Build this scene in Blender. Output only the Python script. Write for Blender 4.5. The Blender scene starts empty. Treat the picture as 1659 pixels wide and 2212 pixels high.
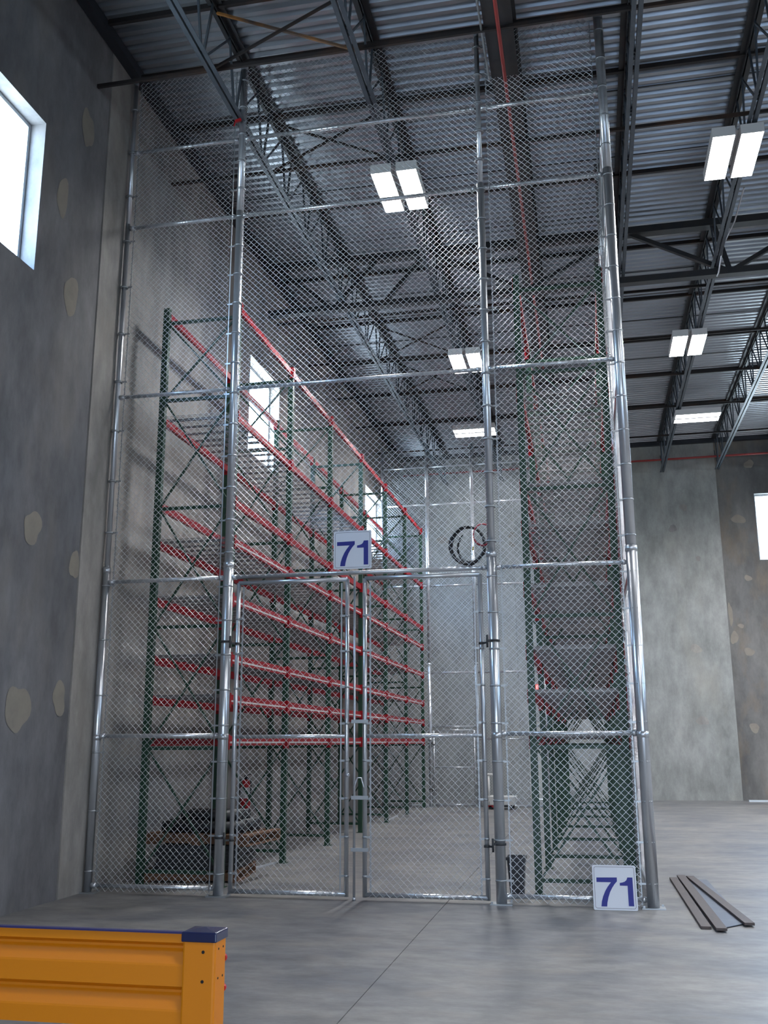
import bpy, math, random
import numpy as np
from mathutils import Vector, Matrix

C = bpy.context.scene.collection
S = bpy.context.scene
PI = math.pi
random.seed(7)

# ---------------------------------------------------------------- camera
YAW, PITCH, ROLL, FPX = -.203, .231, -.0044, 2119.85
cy_, sy_, cp_, sp_ = math.cos(YAW), math.sin(YAW), math.cos(PITCH), math.sin(PITCH)
fwd = Vector((sy_ * cp_, cy_ * cp_, sp_)); rgt = Vector((cy_, -sy_, 0)); up = rgt.cross(fwd)
r2 = math.cos(ROLL) * rgt + math.sin(ROLL) * up
u2 = -math.sin(ROLL) * rgt + math.cos(ROLL) * up
cd = bpy.data.cameras.new('camera'); cam = bpy.data.objects.new('camera', cd); C.objects.link(cam)
cd.sensor_fit = 'HORIZONTAL'; cd.sensor_width = 36; cd.lens = FPX / 1659 * 36; cd.clip_end = 300
cam.matrix_world = Matrix(((r2.x, u2.x, -fwd.x, 0), (r2.y, u2.y, -fwd.y, -10.2984), (r2.z, u2.z, -fwd.z, 1.55), (0, 0, 0, 1)))
S.camera = cam

# ---------------------------------------------------------------- sky, exposure
w = bpy.data.worlds.new('sky'); S.world = w; w.use_nodes = True
nt = w.node_tree; nt.nodes.clear()
bg = nt.nodes.new('ShaderNodeBackground'); wo = nt.nodes.new('ShaderNodeOutputWorld')
tc = nt.nodes.new('ShaderNodeTexCoord'); sx = nt.nodes.new('ShaderNodeSeparateXYZ'); rp = nt.nodes.new('ShaderNodeValToRGB')
nt.links.new(tc.outputs['Generated'], sx.inputs[0]); nt.links.new(sx.outputs['Z'], rp.inputs[0])
rp.color_ramp.elements[0].position = 0.0; rp.color_ramp.elements[0].color = (.50, .58, .66, 1)
rp.color_ramp.elements[1].position = .35; rp.color_ramp.elements[1].color = (.44, .66, 1.0, 1)
nt.links.new(rp.outputs[0], bg.inputs[0]); bg.inputs[1].default_value = 30.0
nt.links.new(bg.outputs[0], wo.inputs[0])
S.view_settings.view_transform = 'Standard'; S.view_settings.look = 'None'
S.view_settings.gamma = 1; S.view_settings.use_curve_mapping = False
S.view_settings.exposure = 0.16
S.cycles.max_bounces = 6; S.cycles.diffuse_bounces = 3; S.cycles.glossy_bounces = 3; S.cycles.transparent_max_bounces = 12
S.cycles.caustics_reflective = False; S.cycles.caustics_refractive = False
S.cycles.sample_clamp_indirect = 4
LAMP_W = 250.0

# room
XL, XR, YN, YF, ZC = -5.44, 15.0, -21.0, 18.4, 10.10
LW = [(-12.9, -11.1), (-3.55, -1.85), (4.78, 6.42), (13.75, 15.95)]     # window spans in the left wall
WZ0, WZ1 = 6.36, 8.09

def portal(loc, rot, sx_, sy):
    l = bpy.data.lights.new('daylight_portal', 'AREA'); l.shape = 'RECTANGLE'; l.size = sx_; l.size_y = sy
    l.cycles.is_portal = True
    o = bpy.data.objects.new('daylight_portal', l); o.location = loc; o.rotation_euler = rot; C.objects.link(o)
for a, b in LW: portal((XL - .3, (a + b) / 2, (WZ0 + WZ1) / 2), (0, -PI / 2, 0), WZ1 - WZ0, b - a)
portal((5.8, YF + .4, 7.4), (-PI / 2, 0, 0), 1.9, 1.9)
DAY_OPENING = [(-2.6, -1.2), (4.2, 6.8)]                                         # unseen wall openings added behind the camera to bring in daylight
for a, b in DAY_OPENING: portal(((a + b) / 2, YN - .3, 2.2), (PI / 2, 0, 0), b - a, 4.4)
RW = [(-7, -5), (2.5, 4.5), (11, 13)]                       # unseen high windows added in the right wall for daylight
for a, b in RW: portal((XR + .3, (a + b) / 2, 7.3), (0, PI / 2, 0), 2.0, b - a)

# ---------------------------------------------------------------- materials
def mat(name, col, rough=.6, metal=0., noise=None, bump=0., bscale=60., spec=None, emis=None, estr=0., stretch=(1, 1, 1), rvar=0., coat=0.):
    m = bpy.data.materials.new(name); m.use_nodes = True; n = m.node_tree; b = n.nodes['Principled BSDF']
    b.inputs['Base Color'].default_value = (*col, 1); b.inputs['Roughness'].default_value = rough; b.inputs['Metallic'].default_value = metal
    if spec is not None: b.inputs['Specular IOR Level'].default_value = spec
    if coat: b.inputs['Coat Weight'].default_value = coat; b.inputs['Coat Roughness'].default_value = .12
    if emis: b.inputs['Emission Color'].default_value = (*emis, 1); b.inputs['Emission Strength'].default_value = estr
    t = n.nodes.new('ShaderNodeTexCoord'); mp = n.nodes.new('ShaderNodeMapping'); mp.inputs['Scale'].default_value = stretch
    n.links.new(t.outputs['Object'], mp.inputs[0])
    if noise:
        col2, sc, lo, hi = noise
        x = n.nodes.new('ShaderNodeTexNoise'); x.inputs['Scale'].default_value = sc; x.inputs['Detail'].default_value = 6; x.inputs['Roughness'].default_value = .62
        r = n.nodes.new('ShaderNodeValToRGB'); r.color_ramp.elements[0].position = lo; r.color_ramp.elements[1].position = hi
        r.color_ramp.elements[0].color = (*col, 1); r.color_ramp.elements[1].color = (*col2, 1)
        n.links.new(mp.outputs[0], x.inputs['Vector']); n.links.new(x.outputs['Fac'], r.inputs[0]); n.links.new(r.outputs[0], b.inputs['Base Color'])
        if rvar:
            q = n.nodes.new('ShaderNodeMapRange'); q.inputs['To Min'].default_value = rough - rvar; q.inputs['To Max'].default_value = rough + rvar
            q.inputs['From Min'].default_value = .3; q.inputs['From Max'].default_value = .7
            n.links.new(x.outputs['Fac'], q.inputs[0]); n.links.new(q.outputs[0], b.inputs['Roughness'])
    if bump:
        y = n.nodes.new('ShaderNodeTexNoise'); y.inputs['Scale'].default_value = bscale; y.inputs['Detail'].default_value = 4
        k = n.nodes.new('ShaderNodeBump'); k.inputs['Strength'].default_value = bump; k.inputs['Distance'].default_value = .01
        n.links.new(mp.outputs[0], y.inputs['Vector']); n.links.new(y.outputs['Fac'], k.inputs['Height']); n.links.new(k.outputs[0], b.inputs['Normal'])
    return m

def concrete(name, base, dark, tint, s1=.35, s2=2.6, rough=.85, bump=.12, streak=(1, 1, .45)):
    m = bpy.data.materials.new(name); m.use_nodes = True; n = m.node_tree; b = n.nodes['Principled BSDF']; L = n.links.new
    g = n.nodes.new('ShaderNodeNewGeometry'); mp = n.nodes.new('ShaderNodeMapping'); mp.inputs['Scale'].default_value = streak
    L(g.outputs['Position'], mp.inputs[0])
    def nz(sc, det, rg=.6):
        x = n.nodes.new('ShaderNodeTexNoise'); x.inputs['Scale'].default_value = sc; x.inputs['Detail'].default_value = det; x.inputs['Roughness'].default_value = rg
        L(mp.outputs[0], x.inputs['Vector']); return x.outputs['Fac']
    def ramp(f, a, b_, lo, hi):
        r = n.nodes.new('ShaderNodeValToRGB'); r.color_ramp.elements[0].position = lo; r.color_ramp.elements[1].position = hi
        r.color_ramp.elements[0].color = (*a, 1); r.color_ramp.elements[1].color = (*b_, 1); L(f, r.inputs[0]); return r.outputs[0]
    a = ramp(nz(s1, 5), dark, base, .36, .62); t = ramp(nz(s2, 8, .7), (.66,) * 3, (1.18,) * 3, .36, .66)
    mx = n.nodes.new('ShaderNodeMix'); mx.data_type = 'RGBA'; mx.blend_type = 'MULTIPLY'; mx.inputs[0].default_value = .9
    L(a, mx.inputs[6]); L(t, mx.inputs[7])
    m2 = n.nodes.new('ShaderNodeMix'); m2.data_type = 'RGBA'; m2.inputs[7].default_value = (*tint, 1)
    L(ramp(nz(s1 * 2.3, 4), (0, 0, 0), (.55,) * 3, .52, .75), m2.inputs[0]); L(mx.outputs[2], m2.inputs[6]); L(m2.outputs[2], b.inputs['Base Color'])
    b.inputs['Roughness'].default_value = rough
    k = n.nodes.new('ShaderNodeBump'); k.inputs['Strength'].default_value = bump; k.inputs['Distance'].default_value = .02
    L(nz(18, 6), k.inputs['Height']); L(k.outputs[0], b.inputs['Normal'])
    return m

M = {}
M['floor'] = concrete('floor_concrete', (.265, .255, .24), (.150, .153, .165), (.235, .20, .165), .9, 4.2, .40, .03, (.8, 1.4, 1))
M['slab_base'] = mat('joint_filler', (.05, .05, .05), .9)
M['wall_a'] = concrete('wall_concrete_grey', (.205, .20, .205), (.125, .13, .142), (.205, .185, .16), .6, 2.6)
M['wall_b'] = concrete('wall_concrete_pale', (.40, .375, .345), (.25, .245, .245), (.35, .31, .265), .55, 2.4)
M['wall_c'] = concrete('wall_concrete_far_pale', (.36, .365, .35), (.29, .30, .29), (.36, .34, .29), .4, 2.4)
M['wall_d'] = concrete('wall_concrete_brown', (.21, .205, .195), (.13, .13, .13), (.25, .185, .12), .7, 1.8)
M['patch'] = mat('patching_grout', (.27, .245, .205), .9, noise=((.225, .205, .18), 6, .4, .7))
M['deck'] = mat('galvanised_deck', (.40, .42, .45), .33, .76, noise=((.31, .33, .36), .9, .35, .7), stretch=(.5, 1.5, 1))
M['joist'] = mat('joist_primer', (.075, .092, .112), .40, .25, noise=((.055, .066, .08), 5, .4, .7))
M['joist_dark'] = mat('dark_primer', (.028, .031, .036), .5, .1, noise=((.05, .045, .042), 3, .4, .75))
M['rust'] = mat('rusty_bar', (.022, .018, .018), .6, .1, noise=((.10, .045, .02), 1.1, .5, .8))
M['orange'] = mat('orange_rusted_bar', (.09, .06, .045), .6, .1, noise=((.42, .17, .03), 1.0, .4, .6))
M['galv'] = mat('galvanised_pipe', (.60, .62, .65), .28, .78, noise=((.54, .56, .59), 3, .35, .7))
M['wire'] = mat('galvanised_wire', (.60, .635, .67), .40, .75)
M['band'] = mat('galvanised_fitting', (.40, .42, .44), .42, .8)
M['green'] = mat('green_paint', (.007, .038, .019), .42, noise=((.012, .05, .028), 4, .4, .7), spec=.5)
M['red'] = mat('red_paint', (.30, .003, .009), .42, noise=((.25, .003, .008), 3, .4, .7), spec=.3)
M['strip'] = mat('pale_glint_and_label', (.60, .57, .56), .5)  # pale tone for the painted beam glint and the extinguisher label
M['deckwire'] = mat('wire_deck_steel', (.25, .24, .24), .45, .55)
M['wood'] = mat('pallet_wood', (.17, .085, .045), .75, noise=((.11, .055, .03), 5, .35, .7), stretch=(1, 6, 6))
M['board'] = mat('weathered_plank', (.075, .052, .045), .55, noise=((.05, .038, .036), 4, .35, .7), stretch=(6, 1, 6))
M['sheet'] = mat('grey_sheet', (.11, .13, .17), .42, .2, noise=((.16, .175, .20), 3, .5, .75))
M['black'] = mat('black_rubber', (.010, .011, .014), .5)
M['bin'] = mat('charcoal_plastic', (.028, .030, .038), .4)
M['yellow'] = mat('yellow_enamel', (.62, .19, .0), .46, spec=.35, bump=.02, bscale=200)
M['cap'] = mat('dark_blue_plastic', (.010, .013, .055), .22, spec=.6)
M['edge'] = mat('blue_edge_paint', (.018, .014, .09), .5)
M['hole'] = mat('bolt_hole_dark', (.006, .004, .003), .8)
M['white'] = mat('sign_white', (.66, .68, .74), .35)
M['blue'] = mat('sign_blue', (.012, .018, .21), .35)
M['line'] = mat('sign_border', (.06, .06, .08), .5)
M['house'] = mat('white_enamel', (.75, .75, .75), .4)
M['tube'] = mat('lamp_tube', (1, 1, 1), .5, emis=(1, .985, .95), estr=22)
M['frame'] = mat('window_frame_metal', (.62, .66, .70), .35, .5)
M['door'] = mat('beige_door_paint', (.50, .50, .46), .5)
M['cart'] = mat('pale_grey_plastic', (.70, .70, .68), .45)
M['redp'] = mat('red_plastic', (.45, .015, .02), .35)
M['exit'] = mat('exit_sign_lit', (.9, .08, .06), .4, emis=(1, .10, .08), estr=1.1)
M['exitl'] = mat('exit_letters', (.9, .8, .8), .4, emis=(1, .75, .72), estr=1.0)
M['redcable'] = mat('red_cable', (.42, .03, .05), .4)
M['pipe_red'] = mat('red_sprinkler_pipe', (.30, .035, .03), .4)
M['ledger'] = mat('ledger_dark', (.022, .025, .032), .6)
M['rubber_tag'] = mat('yellow_tag', (.55, .42, .03), .5)
gm = bpy.data.materials.new('window_glass'); gm.use_nodes = True; g = gm.node_tree; g.nodes.clear()
o_ = g.nodes.new('ShaderNodeOutputMaterial'); mx_ = g.nodes.new('ShaderNodeMixShader'); tr = g.nodes.new('ShaderNodeBsdfTransparent'); gl = g.nodes.new('ShaderNodeBsdfGlossy')
tr.inputs[0].default_value = (.94, .97, .97, 1); gl.inputs['Roughness'].default_value = .02; mx_.inputs[0].default_value = .05
g.links.new(tr.outputs[0], mx_.inputs[1]); g.links.new(gl.outputs[0], mx_.inputs[2]); g.links.new(mx_.outputs[0], o_.inputs[0])
M['glass'] = gm

# ---------------------------------------------------------------- builders
def root_loc(p):
    while p.parent: p = p.parent
    return p.location
def tag(o, label=None, cat=None, group=None, kind=None):
    if label: o['label'] = label
    if cat: o['category'] = cat
    if group: o['group'] = group
    if kind: o['kind'] = kind
    return o
def thing(name, label, cat, loc=(0, 0, 0), group=None, kind=None):
    o = bpy.data.objects.new(name, None); C.objects.link(o); o.location = loc; o.empty_display_size = .2
    return tag(o, label, cat, group, kind)

class MB:
    def __init__(s): s.v = []; s.f = []; s.sm = []
    def add(s, vs, fs, smooth=False):
        b = len(s.v); s.v += [tuple(v) for v in vs]; s.f += [tuple(i + b for i in f) for f in fs]; s.sm += [smooth] * len(fs); return s
    def box(s, x0, x1, y0, y1, z0, z1):
        return s.add([(x0, y0, z0), (x1, y0, z0), (x1, y1, z0), (x0, y1, z0), (x0, y0, z1), (x1, y0, z1), (x1, y1, z1), (x0, y1, z1)],
                     [(0, 3, 2, 1), (4, 5, 6, 7), (0, 1, 5, 4), (1, 2, 6, 5), (2, 3, 7, 6), (3, 0, 4, 7)])
    def bar(s, p, q, w, h, upv=(0, 0, 1)):
        p, q = Vector(p), Vector(q); d = (q - p).normalized(); u = Vector(upv)
        if abs(d.dot(u)) > .97: u = Vector((0, 1, 0))
        a = d.cross(u).normalized() * w / 2; b = a.cross(d).normalized() * h / 2
        return s.add([p - a - b, p + a - b, p + a + b, p - a + b, q - a - b, q + a - b, q + a + b, q - a + b],
                     [(0, 1, 2, 3), (7, 6, 5, 4), (0, 4, 5, 1), (1, 5, 6, 2), (2, 6, 7, 3), (3, 7, 4, 0)])
    def tube(s, p, q, r, n=10, r2=None, caps=True):
        p, q = Vector(p), Vector(q); d = (q - p).normalized(); u = Vector((0, 0, 1)) if abs(d.z) < .9 else Vector((1, 0, 0))
        a = d.cross(u).normalized(); b = a.cross(d); r2 = r if r2 is None else r2
        vs = []
        for c, rr in ((p, r), (q, r2)):
            for i in range(n):
                t = 2 * PI * i / n; vs.append(c + (a * math.cos(t) + b * math.sin(t)) * rr)
        s.add(vs, [(i, i + n, (i + 1) % n + n, (i + 1) % n) for i in range(n)], True)
        if caps:
            k = len(s.v) - 2 * n; s.f += [tuple(k + i for i in range(n)), tuple(k + n + i for i in range(n - 1, -1, -1))]; s.sm += [False, False]
        return s
    def path(s, pts, r, n=8, closed=False):
        pts = [Vector(p) for p in pts]; m = len(pts); vs = []
        for i, p in enumerate(pts):
            if closed: d = pts[(i + 1) % m] - pts[i - 1]
            else: d = pts[min(i + 1, m - 1)] - pts[max(i - 1, 0)]
            d.normalize(); u = Vector((0, 1, 0)) if abs(d.y) < .9 else Vector((1, 0, 0))
            a = d.cross(u).normalized(); b = a.cross(d)
            for k in range(n):
                t = 2 * PI * k / n; vs.append(p + (a * math.cos(t) + b * math.sin(t)) * r)
        fs = []
        for i in range(m if closed else m - 1):
            j = (i + 1) % m
            for k in range(n): fs.append((i * n + k, j * n + k, j * n + (k + 1) % n, i * n + (k + 1) % n))
        return s.add(vs, fs, True)
    def lathe(s, prof, c=(0, 0, 0), n=16):
        vs = []
        for r, z in prof:
            for k in range(n): t = 2 * PI * k / n; vs.append((c[0] + r * math.cos(t), c[1] + r * math.sin(t), c[2] + z))
        fs = [(i * n + k, i * n + (k + 1) % n, (i + 1) * n + (k + 1) % n, (i + 1) * n + k) for i in range(len(prof) - 1) for k in range(n)]
        return s.add(vs, fs, True)
    def prism(s, pts, y0, y1):                       # polygon in x,z extruded along y
        n = len(pts)
        return s.add([(x, y0, z) for x, z in pts] + [(x, y1, z) for x, z in pts],
                     [tuple(range(n)), tuple(range(2 * n - 1, n - 1, -1))] + [(i, i + n, (i + 1) % n + n, (i + 1) % n) for i in range(n)])
    def mesh(s, name, m, off=(0, 0, 0)):
        me = bpy.data.meshes.new(name); v = np.array(s.v, dtype=float) - np.array(off)
        me.from_pydata(v.tolist(), [], s.f); me.polygons.foreach_set('use_smooth', s.sm); me.materials.append(M[m]); me.update(); return me
    def build(s, name, m, parent=None, bevel=0):
        off = tuple(root_loc(parent)) if parent else (0, 0, 0)
        o = bpy.data.objects.new(name, s.mesh(name, m, off)); C.objects.link(o)
        if parent: o.parent = parent
        if bevel:
            b = o.modifiers.new('bevel', 'BEVEL'); b.width = bevel; b.segments = 2; b.limit_method = 'ANGLE'
        return o
def inst(name, me, parent, loc, rot=(0, 0, 0)):
    o = bpy.data.objects.new(name, me); C.objects.link(o); o.parent = parent
    o.location = Vector(loc) - (root_loc(parent) if parent else Vector((0, 0, 0))); o.rotation_euler = rot; return o

def quick_mesh(name, verts, quads, m):
    me = bpy.data.meshes.new(name); nv, nf = len(verts), len(quads)
    me.vertices.add(nv); me.vertices.foreach_set('co', verts.astype(np.float32).ravel())
    me.loops.add(nf * 4); me.loops.foreach_set('vertex_index', quads.astype(np.int32).ravel())
    me.polygons.add(nf); me.polygons.foreach_set('loop_start', np.arange(0, nf * 4, 4, dtype=np.int32))
    me.polygons.foreach_set('use_smooth', np.ones(nf, dtype=bool))
    me.update(calc_edges=True); me.materials.append(M[m]); return me
def prisms(P, Q, r, name, m):
    d = Q - P; d /= np.linalg.norm(d, axis=1)[:, None]
    ref = np.tile(np.array([.3, .9, .1]), (len(P), 1)); a = np.cross(d, ref); a /= np.linalg.norm(a, axis=1)[:, None]; b = np.cross(a, d)
    vs = np.stack([P + a * r, P + b * r, P - a * r, P - b * r, Q + a * r, Q + b * r, Q - a * r, Q - b * r], 1).reshape(-1, 3)
    base = np.arange(len(P))[:, None] * 8
    q = np.concatenate([base + np.array([[0, 4, 5, 1]]), base + np.array([[1, 5, 6, 2]]), base + np.array([[2, 6, 7, 3]]), base + np.array([[3, 7, 4, 0]])])
    return quick_mesh(name, vs, q, m)
DG = .0718
def chain_link(parent, origin, u, width, z0, z1, woven=True, r=.0025, name='chain_link_mesh'):
    u = np.array(u, float); nrm = np.cross(u, [0, 0, 1.]); o = np.array(origin, float); h = DG / 2
    if woven:
        nc = int(width / h); nr = int((z1 - z0) / h); P = []; Q = []
        ci, ri = np.meshgrid(np.arange(nc), np.arange(nr), indexing='ij'); ci = ci.ravel(); ri = ri.ravel()
        par = (ci + ri) % 2
        ua = (ci + par) * h; ub = (ci + 1 - par) * h
        ua = np.where(par == 0, ua - .0012, ua + .0012); ub = np.where(par == 0, ub + .0012, ub - .0012)
        za = z0 + ri * h; zb = za + h; dep = np.where(ri % 2 == 0, 1, -1) * .0028
        P = o + u * ua[:, None] + np.array([0, 0, 1.]) * za[:, None] + nrm * (dep * .6)[:, None]
        Q = o + u * ub[:, None] + np.array([0, 0, 1.]) * zb[:, None] + nrm * dep[:, None]
    else:
        P = []; Q = []; H = z1 - z0
        for sgn in (1, -1):
            for k in range(int((width + H) / DG) + 1):
                c = k * DG; a0 = max(0., c - width); a1 = min(H, c)
                if a1 - a0 < .01: continue
                ux0, ux1 = c - a0, c - a1
                if sgn < 0: ux0, ux1 = width - ux0, width - ux1
                P.append(o + u * ux0 + np.array([0, 0, z0 + a0]) + nrm * sgn * .0026); Q.append(o + u * ux1 + np.array([0, 0, z0 + a1]) + nrm * sgn * .0026)
        P = np.array(P); Q = np.array(Q)
    off = np.array(root_loc(parent)); me = prisms(P - off, Q - off, r, name, 'wire')
    ob = bpy.data.objects.new(name, me); C.objects.link(ob); ob.parent = parent; ob['kind'] = 'stuff'; return ob

# ================================================================ floor
fl = MB().box(XL - .3, XR + .3, YN - 6, YF + .4, -.3, -.012).build('floor', 'slab_base'); tag(fl, kind='structure')
xs = [XL - .3, -1.5, 4.2, 9.9, XR + .3]
for i in range(4):
    for y0, y1 in ((YN - 6, -14.), (-14., YF + .4)):
        MB().box(xs[i] + (.003 if i else 0), xs[i + 1] - .003, y0 + .003, y1 - .003, -.012, 0).build('floor_slab', 'floor', fl)

# ================================================================ walls
def panel(wall, axis, c0, c1, a0, a1, z0, z1, m, holes=()):
    mb = MB()
    def put(p0, p1, q0, q1):
        if p1 - p0 < 1e-4 or q1 - q0 < 1e-4: return
        if axis == 'x': mb.box(c0, c1, p0, p1, q0, q1)
        else: mb.box(p0, p1, c0, c1, q0, q1)
    cur = a0
    for h0, h1, g0, g1 in sorted(holes):
        put(cur, h0, z0, z1); put(h0, h1, z0, g0); put(h0, h1, g1, z1); cur = h1
    put(cur, a1, z0, z1)
    return mb.build('concrete_panel', m, wall)
wl = thing('wall_left', None, None, kind='structure')
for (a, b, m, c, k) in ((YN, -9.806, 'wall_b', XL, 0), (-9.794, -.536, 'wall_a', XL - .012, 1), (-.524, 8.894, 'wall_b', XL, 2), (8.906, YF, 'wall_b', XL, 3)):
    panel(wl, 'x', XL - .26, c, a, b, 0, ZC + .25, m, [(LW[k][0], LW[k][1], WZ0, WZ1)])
jb = MB()
for y in (-9.8, -.53, 8.9): jb.box(XL - .24, XL - .04, y - .006, y + .006, 0, ZC + .2)
jb.build('joint_sealant', 'slab_base', wl)
wf = thing('wall_far', None, None, kind='structure')
panel(wf, 'y', YF, YF + .25, XL - .26, -2.0, 0, ZC + .25, 'wall_c')
panel(wf, 'y', YF, YF + .25, -1.99, 1.3, 0, ZC + .25, 'wall_c', [(-1.76, -.74, 0, 2.1)])
panel(wf, 'y', YF - .07, YF + .25, 1.31, 3.86, 0, ZC + .25, 'wall_c')
panel(wf, 'y', YF, YF + .25, 3.87, XR + .3, 0, ZC + .25, 'wall_d', [(4.86, 6.75, 6.5, 8.42)])
wr = thing('wall_right', None, None, kind='structure')
panel(wr, 'x', XR, XR + .25, YN, YF, 0, ZC + .25, 'wall_b', [(a, b, 6.3, 8.3) for a, b in RW])
wn = thing('wall_near', None, None, kind='structure')
panel(wn, 'y', YN - .25, YN, XL - .26, XR + .3, 0, ZC + .25, 'wall_b', [(a, b, 0, 4.4) for a, b in DAY_OPENING])
apron = MB().box(XL - 8, XR + 8, YN - 14, YN - 6, -.3, -.02).build('floor_apron', 'floor'); tag(apron, kind='structure')

def blob(cx, cz, rx, rz, seed):
    rnd = random.Random(seed); n = 26; ph = [rnd.uniform(0, 6.3) for _ in range(4)]
    k = lambda a: 1 + .13 * math.sin(2 * a + ph[0]) + .09 * math.sin(3 * a + ph[1]) + .05 * math.sin(5 * a + ph[2])
    return [(cx + rx * k(2 * PI * i / n) * math.cos(2 * PI * i / n), cz + rz * k(2 * PI * i / n) * math.sin(2 * PI * i / n)) for i in range(n)]
for i, (y, z, ry, rz) in enumerate([(-1.42, 7.46, .12, .22), (-1.1, 6.42, .13, .26), (-1.5, 3.69, .16, .17), (-.62, 3.46, .10, .17), (-1.51, 1.89, .20, .24), (-.75, 2.02, .13, .17), (-2.6, 4.4, .12, .12), (-1.0, 8.6, .13, .25)]):
    pts = blob(y, z, ry, rz, i); mb = MB(); n = len(pts)
    mb.add([(XL - .011 + .003, a, b) for a, b in pts], [tuple(range(n))]); mb.add([(XL - .0125, a, b) for a, b in pts], [tuple(range(n - 1, -1, -1))]); mb.build('grout_patch', 'patch', wl)
for i, (x, z, rx, rz) in enumerate([(4.20, 4.67, .08, .06), (4.36, 3.95, .12, .12), (4.32, 1.9, .13, .12), (4.80, 9.3, .13, .12), (4.38, 7.7, .18, .13), (-4.11, 7.48, .17, .13), (-2.04, 7.53, .10, .09), (-2.04, 7.26, .09, .08), (3.95, 5.0, .06, .3), (4.0, 4.35, .10, .18), (4.5, 6.0, .1, .08)]):
    MB().prism(blob(x, z, rx, rz, 40 + i), YF - .004, YF + .02).build('grout_patch', 'patch', wf)
for i, (x, z, rx, rz) in enumerate([(2.98, 2.1, .15, .13), (2.95, 4.06, .15, .12), (2.56, 7.5, .1, .12), (2.9, 8.1, .1, .1), (3.2, 6.6, .07, .07)]):
    MB().prism(blob(x, z, rx, rz, 80 + i), YF - .074, YF - .05).build('grout_patch', 'wall_b', wf)

# windows
def window(idx, axis, c, a0, a1, z0, z1, nm=1):
    o = thing('window_%d' % idx, None, None, kind='structure', loc=((c, (a0 + a1) / 2, z0) if axis == 'x' else ((a0 + a1) / 2, c, z0)))
    t = .05
    def bx(p0, p1, q0, q1, d=.05):
        return MB().box(c - d, c, p0, p1, q0, q1) if axis == 'x' else MB().box(p0, p1, c, c + d, q0, q1)
    f = MB()
    for r in ((a0, a1, z0, z0 + t), (a0, a1, z1 - t, z1), (a0, a0 + t, z0 + t, z1 - t), (a1 - t, a1, z0 + t, z1 - t)):
        k = bx(*r); f.add(k.v, k.f)
    f.build('window_frame', 'frame', o)
    k = bx(a0 + t, a1 - t, z0 + t, z1 - t, .012); k.build('pane', 'glass', o)
for i, (a, b) in enumerate(LW): window(i + 1, 'x', XL - .19, a, b, WZ0, WZ1)
window(5, 'y', YF + .17, 4.86, 6.75, 6.5, 8.42)
for i, (a, b) in enumerate(RW): window(6 + i, 'x', XR + .22, a, b, 6.3, 8.3)  # unseen windows added in the right wall for daylight

# ================================================================ ceiling
ce = MB().box(XL - .3, XR + .3, YN - .3, YF + .3, ZC + .06, ZC + .2).build('ceiling', 'joist_dark'); tag(ce, kind='structure')
PITCHD = .1525; SH = PITCHD * 6
pr = []
for k in range(6):
    y = k * PITCHD
    pr += [(y, 0), (y + .060, 0), (y + .086, .045), (y + .1265, .045)]
pr.append((SH, 0))
mb = MB(); n = len(pr); X0, X1 = XL - .05, XR
mb.add([(X0, y, z) for y, z in pr] + [(X1, y, z) for y, z in pr], [(i, i + n, i + n + 1, i + 1) for i in range(n - 1)])
dme = mb.mesh('deck_sheet', 'deck'); y = YN; k = 0
while y < YF:
    inst('deck_sheet', dme, ce, (0, y, ZC + (.0 if k % 2 else .002))); y += SH; k += 1
tr1 = MB().box(XL + .002, XL + .13, YN, YF, ZC - .13, ZC - .002).build('trim_1', 'ledger'); tag(tr1, kind='structure')
tr2 = MB().box(XL + .14, XR, YF - .20, YF - .075, ZC - .12, ZC - .002).build('trim_2', 'ledger'); tag(tr2, kind='structure')

ORD = ['first', 'second', 'third', 'fourth', 'fifth', 'sixth', 'seventh', 'eighth', 'ninth', 'tenth', 'eleventh', 'twelfth', 'thirteenth', 'fourteenth', 'fifteenth', 'sixteenth', 'seventeenth', 'eighteenth', 'nineteenth', 'twentieth']
ZT, ZB = ZC - .035, 9.14
def joist(x, label, y0=-8.0, y1=YF - .25, solid=False):
    t = thing('roof_joist', label, 'roof joist', (x, 0, ZB), 'roof joists running towards the far wall')
    mb = MB()
    for s in (-1, 1):
        a, b = sorted((x + s * .012, x + s * .088)); mb.box(a, b, y0, y1, ZT - .008, ZT)
        a, b = sorted((x + s * .012, x + s * .018)); mb.box(a, b, y0, y1, ZT - .07, ZT - .008)
    mb.build('top_chord', 'joist_dark', t)
    mb = MB()
    for s in (-1, 1):
        a, b = sorted((x + s * .012, x + s * .062)); mb.box(a, b, y0, y1, ZB - .006, ZB + .002)
        a, b = sorted((x + s * .012, x + s * .018)); mb.box(a, b, y0, y1, ZB + .002, ZB + .055)
    mb.build('bottom_chord', 'joist', t)
    yy = -8.0 + .35
    while yy < y1 - .3:
        for q in (-.17, .17):
            MB().bar((x, yy + q * .2, ZB + .03), (x, yy + q * 1.5, ZT - .03), .024, .03).build('web_bar', 'joist', t)
        MB().bar((x, yy + .08, ZB + .03), (x, yy + .86, ZT - .03), .02, .022).build('web_bar', 'joist', t)
        yy += 1.06
    return t
JX = [-3.93, -2.24, .86, 2.36, 3.88, 5.45]
JL = ['open web steel roof joist nearest the left wall', 'open web steel roof joist carrying the lights inside the cage',
      'open web steel roof joist just right of the cage corner', 'open web steel roof joist carrying the lights outside the cage',
      'open web steel roof joist at the right edge of the photo', 'steel roof joist beyond the right edge, out over the open floor']
for x, l in zip(JX, JL): joist(x, l)
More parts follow.
